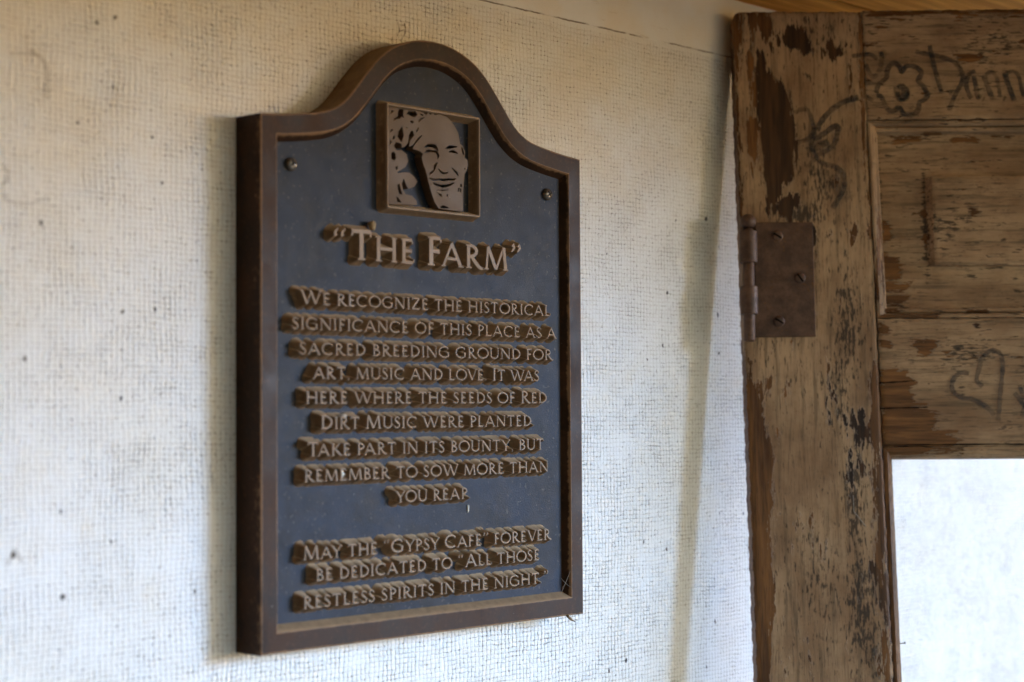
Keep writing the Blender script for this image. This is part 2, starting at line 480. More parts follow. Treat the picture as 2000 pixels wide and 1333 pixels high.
# ---- raised strokes: a band along a path, sloping sides down to the panel
class Relief:
    def __init__(s): s.v = []; s.f = []; s.k = 0
    def band(s, pts, hw, top, draft, dl=None, dr=None):
        """pts in plaque (x, z); hw half widths; top = height above the panel; corners are rounded towards the base"""
        P = [np.array(p, float) for p in pts]; n = len(P)
        if not isinstance(hw, (list, tuple, np.ndarray)): hw = [hw]*n
        dl = draft if dl is None else dl; dr = draft if dr is None else dr
        s.k += 1; top = top - (s.k % 11)*.00004
        T = []
        for i in range(n):
            t = P[min(i+1, n-1)]-P[max(i-1, 0)]; T.append(t/np.linalg.norm(t))
        N = [np.array([-t[1], t[0]]) for t in T]
        b = len(s.v); size = None
        # (spread as a share of the draft, extra inset, height)
        for fr, ins, h in ((1.0, 0, -.0005), (.52, 0, top*.30), (.16, 0, top*.72), (.02, 0, top-.0010), (0.0, .00022, top-.0004), (0.0, .00050, top)):
            ring = []
            def corner(c, a, bb, off):
                for q in range(5):
                    g = q/4; d = a*math.cos(g*math.pi/2)+bb*math.sin(g*math.pi/2); ring.append(c+d*max(off, .00006))
            hh = [max(w-ins, w*.45) for w in hw]; e = min(ins, .0003)
            corner(P[0]+N[0]*hh[0]+T[0]*e, -T[0], N[0], fr*draft)
            for i in range(1, n-1): ring.append(P[i]+N[i]*(hh[i]+fr*dl))
            corner(P[-1]+N[-1]*hh[-1]-T[-1]*e, N[-1], T[-1], fr*draft)
            corner(P[-1]-N[-1]*hh[-1]-T[-1]*e, T[-1], -N[-1], fr*draft)
            for i in range(n-2, 0, -1): ring.append(P[i]-N[i]*(hh[i]+fr*dr))
            corner(P[0]-N[0]*hh[0]+T[0]*e, -N[0], -T[0], fr*draft)
            size = len(ring)
            s.v += [(p[0], FY-h, p[1]) for p in ring]
        for r in range(5):
            for i in range(size):
                j = (i+1) % size
                s.f.append([b+r*size+i, b+r*size+j, b+(r+1)*size+j, b+(r+1)*size+i])
        t0 = b+5*size; m = n-2
        L_ = [2]+[5+i for i in range(m)]+[5+m+2]; R_ = [5+m+5+2]+[5+m+10+i for i in range(m)]+[5+m+10+m+2]; R_ = R_[::-1]
        lf = list(range(0, 5)); 
        for i in range(n-1): s.f.append([t0+L_[i], t0+L_[i+1], t0+R_[i+1], t0+R_[i]])
    def build(s, name, parent, mat): return mesh(name, s.v, s.f, parent, mat)

TK, TN = .104, .071            # half widths of thick and thin strokes
def arc(cx, cy, rx, ry, a0, a1, wa, wb, n=18):
    """stroke along an ellipse; thick on the sides, thin at top and bottom"""
    pts, hw = [], []
    for i in range(n+1):
        a = math.radians(a0+(a1-a0)*i/n)
        pts.append((cx+rx*math.cos(a), cy+ry*math.sin(a)))
        hw.append(wb+(wa-wb)*math.cos(a)**2)
    return ('arc', pts, hw, min(rx, ry))
def L(x0, y0, x1, y1, w): return ('line', [(x0, y0), (x1, y1)], [w, w], None)
def foot(x, l=.125): return L(x-l, .035, x+l, .035, .035)
def head(x, l=.125): return L(x-l, .965, x+l, .965, .035)
def stem(x, w=TK): return L(x, .02, x, .98, w)
def CURVE(pts, hw, per=5):
    q = smooth_path(pts, per); h = np.interp(np.linspace(0, 1, len(q)), np.linspace(0, 1, len(hw)), hw)
    return ('arc', [tuple(p) for p in q], list(h), .14)
def GL(c):
    t, h = TK, TN
    if c == 'A': return [L(.10,.03,.46,.97,h), L(.44,.98,.83,.03,t), L(.24,.33,.68,.33,h*.9), foot(.11,.10), foot(.83,.12)], .95
    if c == 'B': return [stem(.17), head(.14,.09), foot(.14,.09), arc(.22,.745,.25,.205,-90,90,t,h), arc(.22,.285,.32,.235,-90,90,t,h)], .66
    if c == 'C': return [arc(.50,.5,.42,.45,48,312,t,h), L(.79,.70,.79,.88,h*.8)], .88
    if c == 'D': return [stem(.17), head(.14,.09), foot(.14,.09), arc(.24,.5,.48,.45,-90,90,t,h)], .84
    if c == 'E': return [stem(.17), head(.14,.09), foot(.14,.09), L(.2,.95,.50,.95,h), L(.2,.51,.44,.51,h), L(.2,.05,.53,.05,h), L(.505,.80,.505,.93,h*.7), L(.45,.43,.45,.59,h*.7), L(.545,.06,.56,.20,h*.7)], .64
    if c == 'F': return [stem(.17), head(.14,.09), foot(.17), L(.2,.95,.50,.95,h), L(.2,.50,.43,.50,h), L(.505,.80,.505,.93,h*.7), L(.44,.42,.44,.58,h*.7)], .60
    if c == 'G': return [arc(.50,.5,.42,.45,48,305,t,h), L(.79,.72,.79,.88,h*.8), L(.80,.08,.80,.44,t), L(.68,.44,.90,.44,.035)], .95
    if c == 'H': return [stem(.17), stem(.77), head(.17), foot(.17), head(.77), foot(.77), L(.2,.51,.74,.51,h)], .95
    if c == 'I': return [stem(.18), head(.18), foot(.18)], .37
    if c == 'K': return [stem(.17), head(.17), foot(.17), L(.22,.46,.62,.96,h), L(.34,.56,.74,.04,t), head(.64,.09), foot(.78,.09)], .84
    if c == 'L': return [stem(.17), head(.17), foot(.14,.09), L(.2,.05,.52,.05,h), L(.54,.06,.57,.24,h*.8)], .63
    if c == 'M': return [L(.13,.02,.20,.97,h), L(.20,.97,.55,.04,t), L(.55,.03,.88,.97,h), L(.88,.97,.96,.03,t), foot(.12,.11), foot(.96,.12)], 1.10
    if c == 'N': return [L(.15,.03,.15,.95,h), L(.13,.97,.77,.05,t), L(.78,.0,.78,.97,h), foot(.15,.11), head(.09,.09), head(.78,.11)], .94
    if c == 'O': return [arc(.50,.5,.42,.45,-100,100,t,h,22), arc(.50,.5,.42,.45,90,270,t,h,22)], 1.0
    if c == 'P': return [stem(.17), head(.14,.09), foot(.18), arc(.22,.715,.31,.235,-100,90,t,h)], .64
    if c == 'R': return [stem(.17), head(.14,.09), foot(.18), arc(.22,.725,.29,.225,-95,90,t,h), CURVE([(.30,.50),(.48,.25),(.66,.06),(.80,.03)], [t*.9,t,t*.9,h*.7])], .78
    if c == 'S': return [CURVE([(.45,.84),(.34,.945),(.20,.92),(.12,.77),(.20,.60),(.36,.45),(.45,.27),(.37,.08),(.22,.045),(.08,.14)], [h,h*.9,h,t*.9,t,t,t*.9,h,h*.9,h]), L(.45,.74,.45,.90,h*.75), L(.07,.08,.07,.26,h*.75)], .56
    if c == 'T': return [stem(.38), foot(.38), L(.06,.95,.70,.95,h), L(.07,.78,.10,.93,h*.75), L(.69,.78,.66,.93,h*.75)], .76
    if c == 'U': return [L(.15,.34,.15,.98,t), head(.15), arc(.44,.36,.29,.31,180,360,t,h,16), L(.73,.34,.73,.98,h), head(.73,.10)], .88
    if c == 'V': return [L(.12,.96,.47,.03,t), L(.47,.03,.80,.96,h), head(.11), head(.81,.10)], .90
    if c == 'W': return [L(.11,.96,.42,.03,t), L(.42,.03,.68,.94,h), L(.66,.96,.96,.03,t), L(.96,.03,1.26,.96,h), head(.10), head(.64,.10), head(1.27,.10)], 1.36
    if c == 'Y': return [L(.10,.96,.42,.47,t), L(.75,.96,.42,.47,h), L(.42,.03,.42,.50,t), head(.10,.11), head(.76,.10), foot(.42)], .84
    if c == 'Z': return [L(.06,.95,.66,.95,h), L(.63,.93,.09,.07,t), L(.06,.05,.68,.05,h), L(.08,.78,.10,.93,h*.8), L(.69,.07,.72,.24,h*.8)], .78
    if c == '.': return [L(.12,.03,.12,.13,.075)], .26
    if c == ',': return [CURVE([(.13,.13),(.16,.02),(.10,-.12)], [.075,.07,.03])], .28
    if c == '<': return [CURVE([(.20,1.0),(.10,.86),(.12,.74)], [.03,.06,.09]), CURVE([(.42,1.0),(.32,.86),(.34,.74)], [.03,.06,.09])], .52
    if c == '>': return [CURVE([(.12,.98),(.18,.86),(.08,.70)], [.09,.07,.03]), CURVE([(.34,.98),(.40,.86),(.30,.70)], [.09,.07,.03])], .52
    return [], .36
KERN = {'AV':-.12,'VE':-.04,'LA':-.02,'TA':-.16,'AY':-.14,'LO':-.02,'PA':-.12,'RT':-.02,'WA':-.14,'AS':-.02,'FA':-.14,'PL':.0,'YO':-.06,'OV':-.05,'LY':-.1}
def text_line(name, text, cap_s, cap_l, xl, yl, xr, yr, height, draft, label):
    """xl..yr: photo pixels of the two ends of the base line on the letters' front plane"""
    yp = FY-height
    a = at_y(xl, yl, yp); b = at_y(xr, yr, yp)
    X0 = a[0]-PW/2; X1 = b[0]-PW/2; Z = ((a[2]+b[2])/2)-ZB
    items, w, prev = [], 0.0, None
    for ch in text:
        big = ch.isupper() or ch in '<>'
        cap = cap_l if big else cap_s
        prims, adv = GL(ch.upper())
        kn = KERN.get((prev or ' ')+ch.upper(), 0)*cap
        w += kn
        items.append((prims, cap, w)); w += (adv+.03)*cap; prev = ch.upper()
    w -= .06*cap_s
    sx = (X1-X0)/w
    R = Relief()
    for prims, cap, x in items:
        for kind, pts, hw, rad in prims:
            q = [(X0+(x+px*cap)*sx, Z+py*cap) for px, py in pts]
            h = [c*cap for c in hw]
            if kind == 'arc':
                lim = max(.0006, (rad*cap-max(h))*.72)
                R.band(q, h, height, draft, dl=min(draft, lim) if rad != .14 else draft*.8, dr=draft)
            else:
                R.band(q, h, height, draft)
    o = R.build(name, plaque, M_LETTER)
    o['label'] = label
    return o, sx
LT, DR = .0112, .0049
print('sx', text_line('title_text', '<The Farm>', .0255, .0300, 649, 504.5, 1021, 532.5, .0105, .0050, 'large raised title reading "The Farm" in quotation marks')[1])
LINES = [('We recognize the historical', 587, 596, 1076, 616.5), ('significance of this place as a', 570, 644.5, 1087, 661),
         ('sacred breeding ground for', 584, 693, 1080, 704), ('art, music and love. It was', 611, 740.5, 1054, 745),
         ('here where the seeds of Red', 597, 789.5, 1069, 788), ('Dirt Music were planted.', 626, 838, 1045, 834),
         ('Take part in its bounty, but', 600, 891, 1063, 880), ('remember to sow more than', 594, 941, 1072, 923.5),
         ('you reap.', 773, 983.5, 920, 974), ('May the <Gypsy Cafe> forever', 592, 1095, 1077, 1055),
         ('be dedicated to <All those', 617, 1136, 1055, 1095), ('restless spirits in the night.>', 592, 1193, 1073, 1137)]
for t, xl, yl, xr, yr in LINES:
    lab = 'raised text line reading "%s"' % t.upper().replace('<', "'").replace('>', "'")
    print('sx', text_line('text_line', t, .0119, .0137, xl, yl, xr, yr, LT, DR, lab)[1])

# ---- portrait relief
PY = FY-LT
def zp(x, y): return at_y(700+x/4.762, 170+y/4.762, PY)
def zl(pts): return [(zp(x, y)[0]-PW/2, zp(x, y)[2]-ZB) for x, y in pts]
R = Relief()
c4 = zl([(268,158),(1122,300),(1122,1210),(270,1112)])
mx0 = (c4[0][0]+c4[3][0])/2; mx1 = (c4[1][0]+c4[2][0])/2; mz1 = (c4[0][1]+c4[1][1])/2; mz0 = (c4[2][1]+c4[3][1])/2
RH = LT+.0010
for a, b in (((mx0, mz0), (mx0, mz1)), ((mx1, mz0), (mx1, mz1)), ((mx0, mz1), (mx1, mz1)), ((mx0, mz0), (mx1, mz0))):
    R.band([a, b], .0011, RH, .0042)
portrait_frame = R.build('portrait_frame', plaque, M_LETTER)

def stroke_poly(pts, hw, per=4):
    q = smooth_path(pts, per); n = len(q)
    h = np.interp(np.linspace(0, 1, n), np.linspace(0, 1, len(hw)), hw)*1.85
    l, r = [], []
    for i in range(n):
        t = q[min(i+1, n-1)]-q[max(i-1, 0)]; t = t/np.linalg.norm(t); m = np.array([-t[1], t[0]])
        l.append(tuple(q[i]+m*h[i])); r.append(tuple(q[i]-m*h[i]))
    return l+r[::-1]
hair_face = [(285,1092),(276,640),(276,190),(360,196),(440,212),(520,222),(596,236),(632,262),(650,238),(668,262),(694,244),(716,268),(742,252),(772,262),(822,278),(856,314),(895,366),(926,424),
             (938,482),(946,532),(972,552),(990,600),(988,660),(1014,684),(1020,735),(1004,786),(986,812),(978,900),(972,1010),(973,1160),(860,1148),(744,1130),(706,1066),(680,990),(656,905),(640,830),(624,772),(604,722),(588,655),(600,624),(566,596),(505,578),
             (518,546),(556,500),(596,456),(588,448),(540,490),(505,548),(470,555),(482,500),(518,455),(508,410),(488,410),(470,450),(462,520),(440,552),(404,568),
             (396,530),(350,512),(330,548),(352,590),(400,588),(448,628),(462,690),(440,744),(396,772),(358,790),(372,806),(420,796),(476,800),(520,838),(548,882),(520,930),(462,950),(440,905),(422,850),(404,900),(416,960),(440,1000),(500,1014),(540,1060),(546,1096),(440,1094)]
holes = [
    [(378,206),(402,204),(420,214),(414,262),(424,292),(404,276),(386,300),(350,300),(324,326),(330,296),(368,272),(366,238)],
    [(446,250),(470,222),(500,230),(530,226),(548,262),(516,286),(484,268)],
    [(566,244),(590,252),(612,272),(584,268)],
    [(478,316),(508,314),(512,330),(500,346)],
    [(436,378),(462,380),(450,392)],
    [(404,368),(414,396),(420,450),(406,512),(386,500),(364,462),(372,412)],
    [(316,480),(332,446),(340,476),(326,496)],
    [(304,620),(322,600),(346,620),(350,666),(330,690),(306,668)],
    [(344,744),(366,730),(364,770),(352,780)],
    [(362,910),(384,900),(396,960),(410,1004),(380,996),(366,950)],
    [(350,1020),(372,1032),(404,1080),(362,1072)],
    stroke_poly([(612,562),(660,546),(710,556),(742,600)], [1,9,10,2]),
    stroke_poly([(616,612),(650,596),(690,600),(724,606),(742,640),(738,670)], [1,7,5,6,6,1]),
    stroke_poly([(806,576),(850,562),(918,558)], [1,9,3]),
    stroke_poly([(840,606),(880,602),(926,620)], [2,8,1]),
    [(952,550),(972,575),(984,620),(978,644),(962,606)],
    [(985,760),(996,752),(994,772),(986,776)],
    stroke_poly([(734,708),(714,732),(704,776),(676,800),(664,818)], [3,7,4,5,2]),
    stroke_poly([(744,762),(768,790),(800,806),(834,796)], [2,5,5,3]),
    stroke_poly([(868,752),(904,790),(930,828)], [2,6,2]),
    stroke_poly([(662,846),(700,866),(750,862),(790,868),(840,860),(880,864),(908,850)], [3,6,5,7,5,6,2]),
    stroke_poly([(690,890),(730,912),(790,924),(850,912),(892,892)], [2,6,8,6,2]),
    stroke_poly([(730,956),(790,964),(840,956)], [1,3,1]),
    [(668,900),(680,904),(674,922)],
    [(722,974),(752,990),(772,996),(780,1030),(752,1010)],
    [(822,1004),(834,996),(832,1020),(820,1028)],
    stroke_poly([(296,420),(316,396)], [2,5]), stroke_poly([(292,540),(304,500)], [2,5]), stroke_poly([(300,250),(318,222)], [2,6]), stroke_poly([(560,330),(580,300),(620,286)], [2,4,1]), stroke_poly([(540,420),(560,380)], [2,4]),
    [(944,908),(962,904),(966,930),(948,936)],
    stroke_poly([(934,940),(928,980)], [4,2]), stroke_poly([(950,946),(950,986)], [4,2]),
    stroke_poly([(760,1122),(790,1116),(836,1126)], [2,8,2]),
]
cu = bpy.data.curves.new('portrait_relief', 'CURVE'); cu.dimensions = '2D'; cu.fill_mode = 'BOTH'; cu.extrude = LT/2
for pl in [hair_face]+holes:
    pts = zl(pl); sp = cu.splines.new('POLY'); sp.points.add(len(pts)-1); sp.use_cyclic_u = True
    for i, (x, z) in enumerate(pts): sp.points[i].co = (x, z, 0, 1)
tmp = bpy.data.objects.new('tmp', cu); COL.objects.link(tmp)
dg = bpy.context.evaluated_depsgraph_get()
me = bpy.data.meshes.new_from_object(tmp.evaluated_get(dg))
bpy.data.objects.remove(tmp)
for vv in me.vertices:
    x, z, h = vv.co; vv.co = (x, FY-LT/2-.0001-h*1.0, z)
me.flip_normals()
portrait = link('portrait_relief', me, plaque, M_RELIEF)
portrait['label'] = 'raised relief of a smiling bearded face with hair at its left'

def screw(name, parent, M, r, h, slots, mat):
    v, f = [], []
    prof = [(r*1.0, -.0005), (r*1.0, h*.25), (r*.93, h*.6), (r*.75, h*.86), (r*.45, h*.97), (r*.02, h)]
    lathe(v, f, prof, M, 28, close=False)
    o = mesh(name, v, f, parent, mat, True)
    v, f = [], []
    for a, wd in slots:
        ca, sa = math.cos(a), math.sin(a); ln = r*(.86 if len(slots) == 1 else .58)
        m = 6; b0 = len(v)
        for sgn in (1, -1):
            for i in range(m+1):
                t = (-1+2*i/m)*ln
                x, y_ = t*ca-sgn*wd*sa, t*sa+sgn*wd*ca
                rr = math.hypot(x, y_)/r
                hh = np.interp(rr, [0, .45, .75, .93, 1.0], [h, h*.97, h*.86, h*.6, h*.25])
                v.append(tuple(M @ Vector((x, y_, hh+.00025+.00005*len(f)/10))))
        for i in range(m): f.append([b0+i, b0+i+1, b0+m+1+i+1, b0+m+1+i])
    s = mesh('drive_slot', v, f, o, M_HOLE)
    return o
M_HOLE = plain('dark_recess', (.010, .008, .007), .9, .05, 100)  # near-black colour for drive slots and wood splits
for (px, py), ang in (((571,321), .35), ((1071,380), .6)):
    c = at_y(px, py, FY-.003)
    M = Matrix.Translation((c[0]-PW/2, FY, c[2]-ZB)) @ Matrix.Rotation(math.pi/2, 4, 'X')
    s = screw('screw', plaque, M, .0068, .0052, ((ang, .0009), (ang+math.pi/2, .0009)), M_SCREW)

# ------------------------------------------------------------------ door leaning on the wall
def wall_depth(px, py): 
    d = ray(px, py); return (0-CAM[1])/d[1]
DT, DB = wall_depth(1434, 25)-.036, 2.150
Ptop = CAM+ray(1433, 25)*DT; Pbot = CAM+ray(1480, 1333)*DB
ud = np.array([_R[0], _R[1], 0]); ud /= np.linalg.norm(ud)
v0 = Ptop-Pbot; v0 /= np.linalg.norm(v0)
vd = v0-v0.dot(ud)*ud; vd /= np.linalg.norm(vd)
nd = np.cross(ud, vd)
DM = Matrix(((ud[0], vd[0], nd[0], Ptop[0]), (ud[1], vd[1], nd[1], Ptop[1]), (ud[2], vd[2], nd[2], Ptop[2]), (0, 0, 0, 1)))
VB = -(Ptop[2]-.0)/vd[2]           # v of the floor
def uv(px, py, w=0.0):
    d = ray(px, py); s = (Ptop+nd*w-CAM).dot(nd)/d.dot(nd); q = CAM+s*d-Ptop
    return np.array([q.dot(ud), q.dot(vd)])
def uvs(pts, w=0.0): return [tuple(uv(x, y, w)) for x, y in pts]
print('door top wall gap', Ptop, 'lean', math.degrees(math.acos(vd[2])), 'VB', VB, 'uv right', uv(2000, 500))
door = empty('panelled_door', mw=DM)
tag(door, 'old unhinged wooden door with peeling tan paint and marker graffiti, leaning on the wall', 'door')

def sdf(P, poly):
    Q = np.array(poly); n = len(Q); d = np.full(len(P), 1e9); ins = np.zeros(len(P), bool)
    for i in range(n):
        a = Q[i]; b = Q[(i+1) % n]; e = b-a; w = P-a
        t = np.clip((w@e)/max(e@e, 1e-12), 0, 1); d = np.minimum(d, np.linalg.norm(w-t[:, None]*e, axis=1))
        c = ((a[1] <= P[:, 1]) & (b[1] > P[:, 1])) | ((b[1] <= P[:, 1]) & (a[1] > P[:, 1]))
        xx = a[0]+(P[:, 1]-a[1])/(e[1] if abs(e[1]) > 1e-12 else 1e-12)*e[0]
        ins ^= c & (P[:, 0] < xx)
    return np.where(ins, d, -d)*100     # centimetres
# worn areas (photo pixels): polygon, tone (0 orange wood .. 1 almost black)
BARE = [
 ([(1478,98),(1490,103),(1500,128),(1514,152),(1528,165),(1540,185),(1546,222),(1553,262),(1554,300),(1551,332),(1546,352),(1532,362),(1527,384),(1516,404),(1500,398),(1498,370),(1492,340),(1488,300),(1484,250),(1478,210),(1475,150)], .85),
 ([(1462,24),(1500,24),(1508,45),(1505,70),(1497,80),(1485,65),(1473,55)], .55),
 ([(1530,55),(1560,50),(1580,68),(1592,100),(1572,110),(1556,95),(1532,92),(1514,85)], .9),
 ([(1610,72),(1630,80),(1643,105),(1630,118),(1608,112)], .85),
 ([(1430,25),(1443,25),(1443,200),(1447,330),(1449,440),(1430,440)], .45),
 ([(1460,105),(1475,112),(1479,200),(1473,212),(1465,170)], .2), ([(1461,232),(1480,235),(1484,290),(1487,335),(1478,315),(1463,300)], .2),
 ([(1500,405),(1530,385),(1560,380),(1560,398),(1540,420),(1505,425)], .9),
 ([(1452,690),(1462,700),(1466,740),(1484,748),(1488,765),(1490,800),(1496,842),(1508,872),(1512,900),(1502,932),(1504,962),(1510,1002),(1508,1040),(1505,1100),(1513,1150),(1510,1200),(1506,1260),(1510,1345),(1470,1345),(1466,1200),(1460,1100),(1452,900)], .30),
 ([(1498,738),(1510,742),(1511,760),(1503,772),(1500,758)], .0), ([(1519,842),(1524,845),(1522,872),(1515,870)], .0),
 ([(1702,718),(1716,705),(1722,800),(1724,870),(1736,1090),(1746,1230),(1738,1240),(1724,1150),(1714,1090),(1708,1000),(1703,925),(1712,880),(1694,850),(1704,800),(1700,760)], .42),
 ([(1664,835),(1672,800),(1690,804),(1697,832),(1705,850),(1700,868),(1685,862),(1680,872),(1668,875)], 1.0),
 ([(1667,885),(1674,888),(1672,910),(1667,915)], 1.0), ([(1685,910),(1697,905),(1700,935),(1690,930)], .9),
 ([(1700,1100),(1712,1105),(1722,1160),(1727,1210),(1718,1200),(1708,1150)], .8),
 ([(1722,1230),(1738,1240),(1746,1345),(1730,1345)], .25),
 ([(1674,25),(1684,25),(1690,130),(1694,232),(1706,460),(1700,440),(1690,300),(1686,235),(1680,120)], .3),
]
BARE_MID = [
 ([(1716,628),(1732,629),(1736,650),(1722,655)], .25), ([(1772,664),(1800,663),(1824,667),(1827,685),(1814,692),(1811,698),(1792,690),(1786,680)], .1),
 ([(1715,722),(1740,721),(1768,727),(1771,742),(1786,748),(1779,768),(1791,786),(1777,795),(1806,796),(1816,808),(1831,815),(1823,836),(1862,843),(1845,852),(1872,860),(1895,869),(1895,875),(1720,875)], .12),
 ([(1720,665),(1736,670),(1738,680),(1724,676)], .2), ([(1905,630),(1912,628),(1908,636)], .7),
]
BARE_PANEL = [
 ([(1722,432),(1741,440),(1743,460),(1738,474),(1722,478)], .1), ([(1722,498),(1752,506),(1762,530),(1752,548),(1722,552)], .15),
 ([(1722,556),(1778,558),(1772,572),(1722,574)], .1), ([(1722,580),(1768,582),(1760,597),(1722,598)], .3), ([(1738,268),(1800,266),(1796,276),(1746,282)], .05),
 ([(1860,270),(1912,272),(1908,278),(1862,277)], .1), ([(1940,268),(1976,266),(1972,274),(1945,274)], .1),
]
BARE_MOULD = [([(1690,600),(1770,602),(1762,609),(1700,610)], .45), ([(1700,614),(1830,614),(1826,622),(1700,622)], .5), ([(1884,600),(1936,599),(1932,609),(1890,609)], .5),
              ([(1808,250),(1840,250),(1842,264),(1810,264)], .3)]
BARE_BEAD = [([(1722,874),(1890,874),(1884,885),(1810,886),(1780,890),(1722,893)], .45)]
STAIN_SHADE = [(1600,360,40,80,.75),(1655,640,30,120,.9),(1640,760,25,110,.7),(1668,980,22,110,1.0),(1680,1180,30,120,1.0),(1600,1130,60,110,.55),(1560,420,50,18,1.2),
         (1850,440,60,40,.65),(1880,690,60,30,.7),(1930,90,70,60,.55),(1590,520,10,90,.5),(1780,860,50,25,.2),(1600,60,60,50,.5),(1740,560,20,60,.2),(1700,1260,30,70,.8),(1808,437,7,110,1.6),(1900,524,110,3,.8),(1720,430,5,120,1.1),(1800,262,110,5,1.0)]  # last narrow entries follow the panel's edges, painting shade on the raised field's bevel
def board(name, quad, w, thick, mat, parent, bares=(), step=.0032, rag=.0008, drop=.0012, label=None, px=True, round_tl=0.0, bevel=None):
    """a plank: quad TL,TR,BR,BL in photo pixels on the plane w (or u,v metres when px is False)"""
    q = [uv(x, y, w) for x, y in quad] if px else [np.array(p, float) for p in quad]
    tl, tr, br, bl = q
    nu = max(2, int(max(np.linalg.norm(tr-tl), np.linalg.norm(br-bl))/step)); nv = max(2, int(max(np.linalg.norm(tl-bl), np.linalg.norm(tr-br))/step))
    s = np.linspace(0, 1, nu+1); t = np.linspace(0, 1, nv+1)
    S, T = np.meshgrid(s, t)
    G = ((1-S)*(1-T))[..., None]*tl+(S*(1-T))[..., None]*tr+(S*T)[..., None]*br+((1-S)*T)[..., None]*bl
    P = G.reshape(-1, 2).copy()
    Wd = np.full(len(P), float(w))
    edge = ((S < 1e-9) | (S > 1-1e-9) | (T < 1e-9) | (T > 1-1e-9)).ravel()
    ring2 = ((S <= s[1]+1e-9) | (S >= s[-2]-1e-9) | (T <= t[1]+1e-9) | (T >= t[-2]-1e-9)).ravel() & ~edge
    rs = np.random.RandomState(len(P) % 9973)
    jit = np.convolve(rs.randn(len(P)+8), np.ones(5)/5, 'same')[:len(P)]
    Wd[edge] -= drop*(1+.5*np.abs(jit[edge])); Wd[ring2] -= drop*.22
    for ax_ in (0, 1):
        o_ = P[edge][:, 1-ax_]
        P[edge, ax_] += rag*.45*(np.sin(o_*230+1)+.7*np.sin(o_*517)+.5*np.sin(o_*97+2)+.35*np.sin(o_*1130))
    if bevel:
        Wd -= np.clip(1-(P[:, 0]-tl[0])/bevel[0], 0, 1)*bevel[1]
    if round_tl:
        c = tl+np.array([round_tl, -round_tl]); m = (P[:, 0] < c[0]) & (P[:, 1] > c[1])
        dv = P[m]-c; ln = np.linalg.norm(dv, axis=1); k = np.minimum(1, round_tl/np.maximum(ln, 1e-9)); P[m] = c+dv*k[:, None]
    nF = len(P)
    verts = [(a[0], a[1], z) for a, z in zip(P, Wd)]
    faces = []
    idx = np.arange(nF).reshape(nv+1, nu+1)
    for j in range(nv):
        for i in range(nu):
            faces.append([idx[j, i], idx[j+1, i], idx[j+1, i+1], idx[j, i+1]])
    bnd = list(idx[0, :])+list(idx[1:, -1])+list(idx[-1, -2::-1])+list(idx[-2:0:-1, 0])
    b0 = len(verts)
    for k in bnd: verts.append((P[k][0], P[k][1], w-thick))
    m = len(bnd)
    for k in range(m):
        faces.append([bnd[k], bnd[(k+1) % m], b0+(k+1) % m, b0+k])
    faces.append([b0+k for k in range(m)][::-1])
    faces = [[int(i) for i in fc] for fc in faces]
    o = mesh(name, verts, faces, parent, mat)
    A = np.array(verts)[:, :2]
    bare = np.full(len(A), -6.0); tone = np.full(len(A), .3)
    for poly, tn in bares:
        d = sdf(A, uvs(poly, w)); up = d > bare; bare = np.where(up, d, bare); tone = np.where(up, tn, tone)
    st = np.zeros(len(A))
    for px_, py_, rx, ry, a in STAIN_SHADE:
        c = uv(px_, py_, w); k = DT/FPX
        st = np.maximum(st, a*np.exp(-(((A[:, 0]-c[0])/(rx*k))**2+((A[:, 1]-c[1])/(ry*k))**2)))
    bare[nF:] = np.maximum(bare[nF:], .15)
    for nm, arr in (('bare', bare), ('tone', tone), ('stain_shade', st)):
        at = o.data.attributes.new(nm, 'FLOAT', 'POINT'); at.data.foreach_set('value', arr.astype(np.float32))
    if label: o['label'] = label
    return o

TH = .036
def jx(y): return float(np.interp(y, [22, 232, 621, 870, 1333], [1683, 1692.5, 1713, 1724, 1746]))   # joint between stile and rails
def lx(y): return float(np.interp(y, [22, 276, 625, 840, 1099, 1333], [1431, 1437, 1450, 1456, 1467.5, 1480]))
DW = .80
# stile: photo part plus its continuation to the floor
a = uv(lx(23), 23); b = uv(jx(23), 23); c = uv(jx(1333), 1333); d = uv(lx(1333), 1333)
k = (VB-d[1])/(d[1]-a[1]); dl_ = d+(d-a)*k*.25+np.array([0, (d[1]-a[1])*k*.75]); cl_ = c+(c-b)*k*.25+np.array([0, (c[1]-b[1])*k*.75])
dl_[1] = cl_[1] = VB+.002
stile = board('stile', [(lx(23), 23), (jx(23), 23), (jx(1345), 1345), (lx(1345), 1345)], 0, TH, M_WV, door, BARE, step=.0030, rag=.0010, drop=.0016, round_tl=.011)
e1 = uv(lx(1345), 1345); e2 = uv(jx(1345), 1345)
low = board('stile', [tuple(e1-np.array([0, .0006])), tuple(e2-np.array([0, .0006])), tuple(cl_), tuple(dl_)], 0, TH, M_WV, door, (), step=.01, px=False)
UR = DW-.165
top_v = uv(1690, 21)[1]
board('top_rail', [(jx(21)+1.5, 21), (2090, 17), (2090, 231), (jx(233)+1.5, 234)], -.0004, TH, M_WH, door, [([(1700,22),(2000,20),(2000,26),(1900,30),(1860,27),(1780,30),(1740,26),(1700,30)], .3), ([(1864,28),(1884,27),(1882,38),(1868,40)], .05)], step=.0032)
board('lock_rail', [(jx(623)+1.5, 623), (2090, 621), (2090, 871), (jx(872)+1.5, 872)], -.0004, TH, M_WH, door, BARE_MID, step=.003)
